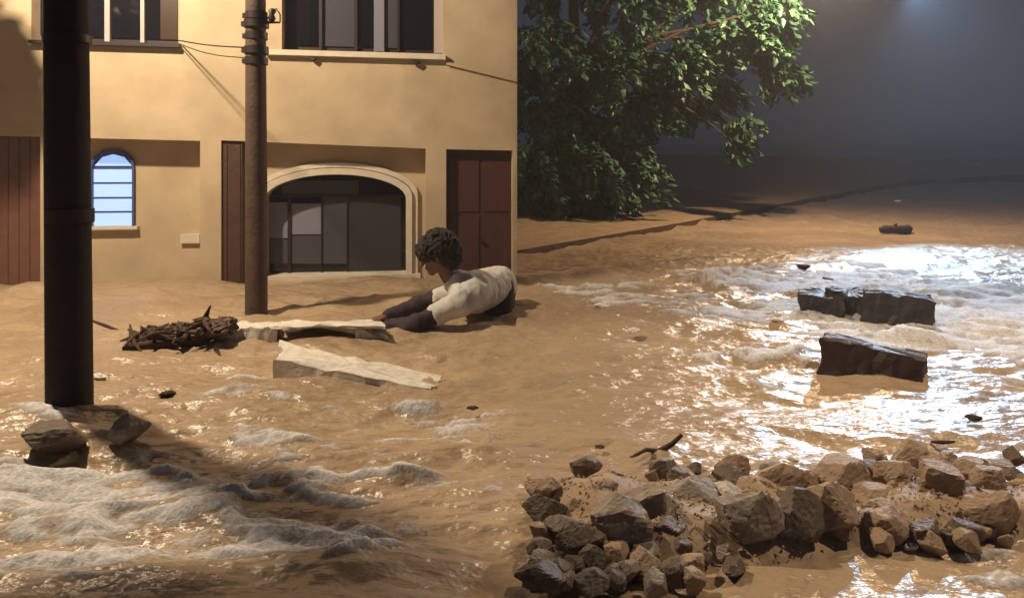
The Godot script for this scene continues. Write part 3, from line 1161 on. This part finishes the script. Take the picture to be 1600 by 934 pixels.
func build_rubble() -> void:
	var g := "stones of the rubble heap"
	# a mud shelf under the heap
	n_shelf.seed = 15
	n_shelf.frequency = 2.2
	n_shelf.fractal_octaves = 4
	var st := new_st()
	var nx := 90
	var nz := 44
	var grid := []
	for j in nz + 1:
		var row := []
		for i in nx + 1:
			var x := lerpf(-0.05, 2.35, float(i) / nx)
			var z := lerpf(-3.25, -1.9, float(j) / nz)
			row.append(Vector3(x, shelf(x, z), z))
		grid.append(row)
	for j in nz:
		for i in nx:
			st.set_smooth_group(1)
			for v in [grid[j][i], grid[j][i + 1], grid[j + 1][i + 1], grid[j][i], grid[j + 1][i + 1], grid[j + 1][i]]:
				st.add_vertex(v)
	obj("mud_shelf", st, M.bank, self).set_meta("kind", "structure")
	var big := [
		[965, 815, 100, 84, "stone_grey", "large rounded grey boulder low in the rubble heap", 0.0],
		[935, 780, 90, 46, "stone_dark", "dark flat stone at the upper left of the rubble heap", 0.0],
		[1010, 790, 90, 90, "stone_grey", "upright grey stone right of the dark flat one", 0.0],
		[1045, 832, 70, 60, "stone_dark", "dark stone in the middle foot of the rubble heap", 0.0],
		[1085, 770, 100, 60, "stone_grey", "grey slanted stone at the top middle of the heap", 0.0],
		[1135, 775, 60, 46, "stone_pale", "pale pointed stone at the top of the heap", 0.0],
		[1165, 815, 100, 90, "stone_grey", "broad grey stone with a flat face, mid heap", 0.0],
		[1245, 815, 90, 80, "stone_dark", "dark brown angular stone at the heap's front", 0.0],
		[1225, 750, 100, 60, "stone_tan", "tan stone at the back of the heap's middle", 0.0],
		[1305, 745, 120, 70, "stone_tan", "large pale tan block at the top of the heap", 1.0],
		[1300, 800, 90, 80, "stone_tan", "tan weathered stone below the large tan block", 0.0],
		[1365, 775, 110, 50, "stone_tan", "brown flat ledge stone in the heap's right", 1.0],
		[1400, 745, 80, 70, "stone_tan", "squared tan block standing behind the ledge stone", 1.0],
		[1385, 820, 90, 60, "stone_tan", "squared tan block at the foot of the heap", 1.0],
		[1470, 755, 90, 80, "stone_tan", "tall squared tan block at the right of the heap", 1.0],
		[1450, 715, 70, 30, "stone_tan", "flat tan stone capping the right of the heap", 1.0],
		[1460, 795, 80, 40, "stone_pale", "pale stone above the dark gap", 0.0],
		[1445, 830, 60, 50, "stone_dark", "dark stone under the pale one at right", 0.0],
		[1505, 830, 60, 50, "stone_dark", "dark round stone at the right foot of the heap", 0.0],
		[1545, 750, 70, 60, "stone_tan", "squared tan block at the far right of the heap", 1.0],
		[1550, 800, 90, 70, "stone_tan", "rounded tan stone at the far right edge of the heap", 0.0],
		[900, 850, 80, 60, "stone_dark", "dark wet stone at the left foot of the heap", 0.0],
		[850, 900, 80, 60, "stone_dark", "dark wet stone nearest the bottom, left of the heap", 0.0],
		[930, 905, 70, 44, "stone_grey", "low grey stone nearest the bottom of the heap", 0.0],
		[1010, 880, 60, 40, "stone_tan", "low tan stone at the heap's front foot", 0.0],
		[850, 800, 70, 50, "stone_dark", "dark stone at the far left of the heap", 0.0]]
	for i in big.size():
		var b: Array = big[i]
		one_rock(b[0], b[1], b[2], b[3], M[b[4]], b[5], g, 300 + i, b[6])
	var r := RandomNumberGenerator.new()
	r.seed = 9
	var kinds := ["stone_grey", "stone_tan", "stone_dark", "stone_grey", "stone_tan"]
	var used := {}
	for i in 620:
		var px := r.randf_range(835, 1590)
		var py := r.randf_range(722, 915) - (10.0 if px > 1300 else 0.0)
		if px > 1150 and py > 850:
			continue
		var w := r.randf_range(22, 58)
		var kd: String = kinds[r.randi() % 5] if px < 1250 else ["stone_tan", "stone_tan", "stone_dark", "stone_grey"][r.randi() % 4]
		var best: Array = big[0]
		for b in big:
			if Vector2(b[0] - px, b[1] - py).length() < Vector2(best[0] - px, best[1] - py).length():
				best = b
		var dx: float = px - best[0]
		var dy: float = py - best[1]
		var where := ("left of" if dx < 0 else "right of") if absf(dx) > absf(dy) else ("behind" if dy < 0 else "in front of")
		var label := "%s chunk %s %s" % [kd.replace("stone_", ""), where, best[5]]
		if used.has(label):
			continue
		used[label] = true
		one_rock(px, py, w, w * r.randf_range(0.55, 0.9), M[kd], label, "small stones of the rubble heap", 500 + i, float(r.randi() % 2))
	# grit and chips packed between the stones
	var grit := new_st()
	for i in 2600:
		var q := wat(r.randf_range(815, 1600), r.randf_range(715, 885))
		q.y = shelf(q.x, q.z) + 0.004
		if q.y < 0.0:
			continue
		var e := r.randf_range(0.004, 0.013)
		var vs := []
		for k in 4:
			vs.append(q + Vector3(r.randf_range(-1, 1), r.randf_range(-0.6, 0.9), r.randf_range(-1, 1)) * e)
		grit.set_smooth_group(-1)
		for t in [[0, 1, 2], [0, 2, 3], [0, 3, 1], [1, 3, 2]]:
			for k in t:
				grit.add_vertex(vs[k])
	var go := obj("rubble_grit", grit, M.stone_tan, self)
	go.set_meta("kind", "stuff")
	tag(go, "loose grit and small chips between the rubble stones", "grit")
	# stone beside the near pole and the mound on its other side
	one_rock(205, 668, 56, 52, M.stone_grey, "rounded grey stone lodged against the near pole's foot", "", 801, 0.0, 0.0, "pole_stone")
	one_rock(80, 682, 120, 56, M.stone_dark, "dark wet mound of rubble left of the near pole", "", 802, 0.0, 0.0, "pole_stone")
	# pale chips
	var chips := [[842, 861, 22, 16, "pale chip at the heap's left foot"], [1042, 830, 26, 20, "white chip wedged low in the heap's middle"], [1210, 750, 22, 14, "white chip on the heap's back edge"], [905, 826, 26, 12, "pale sliver on the left of the heap"], [1425, 855, 26, 14, "white chip at the waterline under the heap's right"], [1400, 836, 14, 10, "tiny white chip below the squared block"]]
	for i in chips.size():
		var c: Array = chips[i]
		one_rock(c[0], c[1], c[2], c[3], M.stone_pale, c[4], "pale chips in the rubble", 850 + i, 0.0, 0.0, "stone_chip")

func stick(called: String, pts: Array, rads: Array, label: String, cat := "stick", group := "") -> void:
	var p0: Vector3 = pts[0]
	var q := []
	for p in pts:
		q.append(p - p0)
	var st := new_st()
	tube(st, q, rads, 7)
	var o := obj(called, st, M.twig, self)
	o.position = p0
	tag(o, label, cat, group)

func build_debris() -> void:
	# forked branch on the mud in front of the rubble
	var p := wat(985, 716)
	var o := base("forked_branch", p, "dark forked branch lying on the mud above the rubble", "branch")
	var d := -p.z
	var st := new_st()
	tube(st, [Vector3.ZERO, at(1010, 717, d) - p + Vector3(0, 0.02, 0), at(1028, 714, d) - p + Vector3(0, 0.02, 0), at(1050, 694, d) - p, at(1066, 679, d) - p], [0.010, 0.012, 0.014, 0.012, 0.008], 8)
	obj("stem", st, M.twig, o)
	st = new_st()
	tube(st, [at(1028, 712, d) - p + Vector3(0, 0.02, 0), at(1010, 708, d - 0.05) - p + Vector3(0, 0.015, 0), at(992, 711, d - 0.1) - p], [0.010, 0.009, 0.005], 8)
	obj("fork", st, M.twig, o)
	# brushwood and plank beside the white slabs
	p = wat(265, 543)
	o = base("brushwood_pile", p, "dark brown tangle of brushwood caught beside the white slabs", "brushwood")
	d = -p.z
	var r := RandomNumberGenerator.new()
	r.seed = 4
	for k in 46:
		var t := r.randf()
		var c := at(lerpf(205, 330, t), lerpf(532, 515, t) + r.randf_range(-14, 12) * (0.4 + t * 0.8), d + r.randf_range(-0.1, 0.3)) - p
		var dir := Vector3(r.randfn(0, 1), r.randfn(0, 0.16), r.randfn(0, 0.7)).normalized() * r.randf_range(0.06, 0.17)
		st = new_st()
		tube(st, [c - dir, c + Vector3(r.randfn(0, 0.02), r.randfn(0, 0.02), 0), c + dir], [0.006, r.randf_range(0.010, 0.026), 0.005], 6)
		obj("twig", st, M.twig, o)
	for k in 6:
		st = new_st()
		rock(st, Vector3(0.13, 0.085, 0.12), 6, r, 0.09)
		var cl := obj("clod", st, M.soil_and_edge_shade, o)
		cl.position = at(235 + k * 22, 530 - k * 3, d + 0.12) - p
	p = wat(255, 548)
	st = new_st()
	var pa := at(190, 547, 4.75) - p
	var pb := at(322, 531, 4.95) - p
	var th := Vector3(0, 0.02, 0)
	var dp := Vector3(0.02, 0.005, -0.12)
	quad(st, pa + th, pb + th, pb + th + dp, pa + th + dp)
	quad(st, pa - th, pb - th, pb + th, pa + th)
	quad(st, pa - th, pa + th, pa + th + dp, pa - th + dp)
	quad(st, pb + th, pb - th, pb - th + dp, pb + th + dp)
	quad(st, pb - th + dp, pa - th + dp, pa + th + dp, pb + th + dp)
	quad(st, pa - th + dp, pb - th + dp, pb - th, pa - th)
	var pl := obj("plank", st, M.twig, self)
	pl.position = p
	tag(pl, "thin brown plank floating under the brushwood", "plank")
	stick("stick", [at(140, 500, 5.4), at(165, 509, 5.3), at(200, 523, 5.2)], [0.008, 0.013, 0.008], "dark stick poking out behind the near pole toward the brushwood")
	stick("stick", [wat(1238, 414, 0.02), wat(1255, 417, 0.03), wat(1276, 416, 0.01)], [0.015, 0.03, 0.01], "brown stick at the upper edge of the torrent's foam")
	stick("stick", [wat(1287, 434, 0.05), wat(1302, 438, 0.06)], [0.012, 0.016], "short dark twig in the foam above the slabs")
	stick("stick", [wat(1456, 690, 0.01), wat(1474, 691, 0.02), wat(1492, 690, 0.01)], [0.006, 0.010, 0.005], "dark twig on the mud just above the capping stone")
	# far log on the mud
	p = wat(1400, 365)
	o = base("log", p, "short dark log lying on the far mud", "log")
	st = new_st()
	tube(st, [Vector3(-0.28, 0.06, 0), Vector3(-0.2, 0.08, 0.02), Vector3(0.05, 0.075, 0), Vector3(0.24, 0.08, -0.02), Vector3(0.29, 0.06, 0)], [0.05, 0.075, 0.07, 0.078, 0.05], 12)
	obj("bark", st, M.twig, o)
	st = new_st()
	tube(st, [Vector3(-0.05, 0.12, 0), Vector3(0.0, 0.18, 0.05)], [0.025, 0.015], 7)
	obj("stub", st, M.twig, o)
	# leaf-like scraps
	var scraps := [[262, 616, 16, "twig", "dark leaf scrap on the brown water below the brushwood"], [935, 698, 9, "twig", "small dark scrap on the mud left of the forked branch"], [1525, 652, 14, "twig", "dark leaf scrap on the mud at right"], [738, 638, 10, "twig", "dark scrap in the water right of the long white slab"], [155, 588, 14, "white_scrap", "white scrap floating right of the near pole"], [1262, 306, 6, "white_scrap", "white scrap on the bank just above its dark edge"], [1405, 314, 7, "white_scrap", "pale scrap on the far mud above the log"], [1527, 258, 7, "white_scrap", "farthest white scrap near the horizon"], [940, 477, 12, "white_scrap", "white scrap at the left edge of the grey water"], [1214, 500, 13, "white_scrap", "white scrap left of the lower foam"], [988, 516, 12, "white_scrap", "pale scrap in the middle of the grey water"]]
	for i in scraps.size():
		var s: Array = scraps[i]
		var rr := RandomNumberGenerator.new()
		rr.seed = 900 + i
		var py: float = maxf(s[1], 285.0) if s[1] > 300 else s[1]
		var q: Vector3
		if py < 300:
			q = at(s[0], py, 60.0)
		else:
			var hh: float = 0.12 if py < 330 else 0.03
			q = wat(s[0], py, hh)
		var sc := -q.z / F * float(s[2])
		st = new_st()
		rock(st, Vector3(sc, sc * 0.35, sc * 0.7), 7, rr, 0.08)
		var so := obj("scrap", st, M[s[3]], self)
		so.position = q
		tag(so, s[4], "scrap", "scraps on mud and water")

# ---------------------------------------------------------------- person
func build_person() -> void:
	var p0 := Vector3(-0.46, -0.07, -5.75)
	var o := base("person", p0, "person in white shirt bent forward in the flood, dark hair, arms reaching left", "person")
	o.scale = Vector3.ONE * 1.12
	var H := Vector3(-0.12, 0.52, 0.05)      # head centre
	var neck := Vector3(-0.03, 0.37, 0.03)
	var chest := Vector3(0.12, 0.26, 0.0)
	var hip := Vector3(0.31, 0.25, -0.42)
	var shn := Vector3(0.05, 0.22, 0.2)
	var shf := Vector3(0.05, 0.24, -0.18)
	var eln := Vector3(-0.22, 0.10, 0.26)
	var elf := Vector3(-0.28, 0.14, -0.16)
	var wn := Vector3(-0.46, 0.05, 0.16)
	var wf := Vector3(-0.50, 0.07, -0.06)
	var kn := Vector3(0.30, -0.16, -0.25)
	var body := [
		[chest, hip, 0.12, 0.115], [chest + Vector3(0, 0, 0.09), hip + Vector3(0, -0.02, 0.07), 0.10, 0.095], [chest - Vector3(0, 0, 0.09), hip - Vector3(0, 0.02, 0.07), 0.10, 0.095],
		[neck, chest, 0.058, 0.09], [shn, chest, 0.07, 0.1], [shf, chest, 0.07, 0.1],
		[shn, eln, 0.055, 0.042], [eln, wn, 0.042, 0.029], [shf, elf, 0.055, 0.042], [elf, wf, 0.042, 0.029],
		[hip + Vector3(0, -0.02, 0.1), kn + Vector3(0, 0, 0.1), 0.09, 0.06], [kn + Vector3(0, 0, 0.1), kn + Vector3(0.06, -0.45, 0.08), 0.06, 0.045],
		[hip + Vector3(0, -0.02, -0.1), kn + Vector3(0.05, 0, -0.12), 0.09, 0.06], [kn + Vector3(0.05, 0, -0.12), kn + Vector3(0.1, -0.45, -0.14), 0.06, 0.045]]
	var st := new_st()
	bone_mesh(st, body, 0.04, 0.014)
	# head, looking to the left and down
	var f := Vector3(-0.94, -0.30, 0.14).normalized()
	var up := Vector3(-0.28, 0.95, 0.0).normalized()
	var sd := f.cross(up).normalized()
	var hd := [
		[H + up * 0.03 - f * 0.02, H + up * 0.035 + f * 0.015, 0.088, 0.085], [H + f * 0.035 - up * 0.03, H + f * 0.06 - up * 0.085, 0.06, 0.032],
		[H + f * 0.095 + up * 0.02, H + f * 0.118 - up * 0.022, 0.010, 0.015], [H + f * 0.082 + up * 0.035 + sd * 0.03, H + f * 0.082 + up * 0.035 - sd * 0.03, 0.014, 0.014],
		[H + f * 0.092 - up * 0.055 + sd * 0.018, H + f * 0.092 - up * 0.055 - sd * 0.018, 0.009, 0.009],
		[H + sd * 0.088 + up * 0.015, H + sd * 0.09 - up * 0.02, 0.016, 0.011], [H - sd * 0.088 + up * 0.015, H - sd * 0.09 - up * 0.02, 0.016, 0.011],
		[H - up * 0.06 - f * 0.02, neck, 0.055, 0.058]]
	bone_mesh(st, hd, 0.02, 0.006)
	# hands, fingers spread a little on the water
	for hnd in [[wn, eln, 1.0], [wf, elf, -1.0]]:
		var w: Vector3 = hnd[0]
		var dr := (w - (hnd[1] as Vector3)).normalized()
		dr.y *= 0.5
		dr = dr.normalized()
		var sx := dr.cross(Vector3.UP).normalized()
		var dn := sx.cross(dr).normalized() * -1.0
		if dn.y > 0:
			dn = -dn
		var fb := [[w, w + dr * 0.08, 0.027, 0.022], [w + sx * 0.015, w + dr * 0.085 + sx * 0.028, 0.02, 0.014], [w - sx * 0.015, w + dr * 0.085 - sx * 0.028, 0.02, 0.014]]
		for k in 4:
			var s0 := w + dr * 0.085 + sx * (k - 1.5) * 0.02
			var ln: float = [0.06, 0.075, 0.07, 0.055][k]
			var s1 := s0 + dr * ln * 0.5 + sx * (k - 1.5) * 0.006
			fb.append([s0, s1, 0.0095, 0.009])
			fb.append([s1, s1 + dr * ln * 0.4 + dn * ln * 0.35, 0.009, 0.0075])
		var ts: float = hnd[2]
		var t0 := w + dr * 0.025 + sx * 0.022 * ts
		var t1 := t0 + dr * 0.035 + sx * 0.03 * ts
		fb.append([t0, t1, 0.012, 0.010])
		fb.append([t1, t1 + dr * 0.03 + sx * 0.008 * ts, 0.010, 0.008])
		bone_mesh(st, fb, 0.008, 0.004)
	obj("body", st, M.skin, o)
	for s in [1.0, -1.0]:
		st = new_st()
		bone_mesh(st, [[H + f * 0.083 + up * 0.012 + sd * 0.03 * s, H + f * 0.084 + up * 0.012 + sd * 0.032 * s, 0.011, 0.011]], 0.005, 0.004)
		obj("eye", st, M.eye, o)
	# bushy hair
	st = new_st()
	var hb := [[H + up * 0.06 - f * 0.03, H + up * 0.065 + f * 0.035, 0.12, 0.095], [H + up * 0.03 - f * 0.06, H - f * 0.085 - up * 0.03, 0.115, 0.085]]
	var r := RandomNumberGenerator.new()
	r.seed = 6
	for k in 60:
		var v := Vector3(r.randfn(0, 1), r.randfn(0.3, 1), r.randfn(0, 1)).normalized()
		if v.dot(f) > 0.45 and v.dot(up) < 0.6:
			continue
		if v.dot(up) < -0.35:
			continue
		var c := H + up * 0.04 - f * 0.035 + v * 0.112
		hb.append([c, c + v * 0.012, 0.03, 0.022])
	bone_mesh(st, hb, 0.02, 0.006, 0.016, 22.0)
	obj("hair", st, M.hair, o)
	# white shirt over trunk and upper arms
	st = new_st()
	var sh := []
	for i in 3:
		sh.append([body[i][0], body[i][1], body[i][2] + 0.016, body[i][3] + 0.016])
	sh.append([neck.lerp(chest, 0.35), chest, 0.085, 0.115])
	sh.append([shn, chest, 0.088, 0.118])
	sh.append([shf, chest, 0.088, 0.118])
	sh.append([shn, shn.lerp(eln, 0.55), 0.078, 0.072])
	sh.append([shf, shf.lerp(elf, 0.55), 0.078, 0.072])
	bone_mesh(st, sh, 0.035, 0.011, 0.016, 5.0)
	obj("shirt", st, M.shirt, o)
	st = new_st()
	var tr := [[hip + Vector3(0.02, -0.03, -0.02), hip, 0.118, 0.12]]
	for i in range(10, 14):
		tr.append([body[i][0], body[i][1], body[i][2] + 0.03, body[i][3] + 0.03])
	bone_mesh(st, tr, 0.04, 0.013)
	obj("trousers", st, M.sleeve, o)
	for pr in [[shn, eln, wn], [shf, elf, wf]]:
		st = new_st()
		bone_mesh(st, [[(pr[0] as Vector3).lerp(pr[1], 0.45), pr[1], 0.064, 0.058], [pr[1], (pr[1] as Vector3).lerp(pr[2], 0.9), 0.058, 0.044], [(pr[1] as Vector3) - Vector3(0.02, 0.03, 0), (pr[1] as Vector3) - Vector3(0.1, 0.05, 0), 0.05, 0.045]], 0.03, 0.010, 0.012, 7.0)
		obj("sleeve", st, M.sleeve, o)

# ----------------------------------------------------------------
func _ready() -> void:
	# camera
	var cam := Camera3D.new()
	cam.name = "camera"
	cam.projection = Camera3D.PROJECTION_FRUSTUM
	cam.near = 0.1
	cam.far = 1000.0
	cam.size = 934.0 / F * 0.1
	cam.frustum_offset = Vector2(0, -(467.0 - HORIZON) / F * 0.1)
	cam.position = Vector3(0, EYE, 0)
	add_child(cam)
	cam.current = true
	# night sky
	var env := Environment.new()
	env.background_mode = Environment.BG_SKY
	var sky := Sky.new()
	var sm := ProceduralSkyMaterial.new()
	sm.sky_top_color = lin(0.018, 0.024, 0.036)
	sm.sky_horizon_color = lin(0.026, 0.034, 0.050)
	sm.sky_curve = 0.3
	sm.ground_bottom_color = lin(0.02, 0.02, 0.022)
	sm.ground_horizon_color = lin(0.03, 0.034, 0.042)
	sm.sun_angle_max = 0.0
	sky.sky_material = sm
	env.sky = sky
	env.background_energy_multiplier = 1.0
	env.tonemap_mode = Environment.TONE_MAPPER_LINEAR
	env.tonemap_exposure = 1.0
	env.sdfgi_enabled = true
	env.ssao_enabled = true
	env.ssil_enabled = true
	env.fog_enabled = true
	env.fog_density = 0.005
	env.fog_light_color = lin(0.5, 0.53, 0.6)
	var we := WorldEnvironment.new()
	we.name = "environment"
	we.environment = env
	add_child(we)
	house_o = Vector3((400.0 - 800.0) * WALL_D / F, 0, -WALL_D)
	make_materials()
	# three lamps read from shadows and glints, plus added rubble fill, outside the frame
	street_lamp(Vector3(-3.85, 4.7, -4.8), Vector3(-6.0, 0, -4.9), lin(1.0, 0.78, 0.53), 35.0, "warm street lamp left of the near pole, outside the picture")
	street_lamp(Vector3(5.8, 5.2, -13.2), Vector3(10.6, 0, -13.0), lin(1.0, 0.70, 0.42), 44.0, "warm street lamp beyond the torrent, outside the picture")
	street_lamp(Vector3(4.6, 6.0, -3.5), Vector3(6.8, 0, -3.3), lin(1.0, 0.74, 0.48), 29.0, "added warm fill light above the rubble heap, outside the picture", Vector3(3.7, 0, -2.9), 37.0)  # added fill, brightens the rubble and near mud
	street_lamp(at(1425, -36, 15.0), at(1425, -36, 15.0) * Vector3(1, 0, 1) + Vector3(3.6, 0, -0.5), lin(0.40, 0.68, 1.0), 150.0, "cold white floodlight above the far end of the torrent", Vector3(5.7, 0, -6.6), 22.0)
	print("setting")
	build_ground()
	build_water()
	print("house")
	build_house()
	build_poles()
	print("tree")
	build_tree()
	build_side_tree()
	build_slabs()
	build_rubble()
	build_debris()
	print("person")
	build_person()
	print("done")
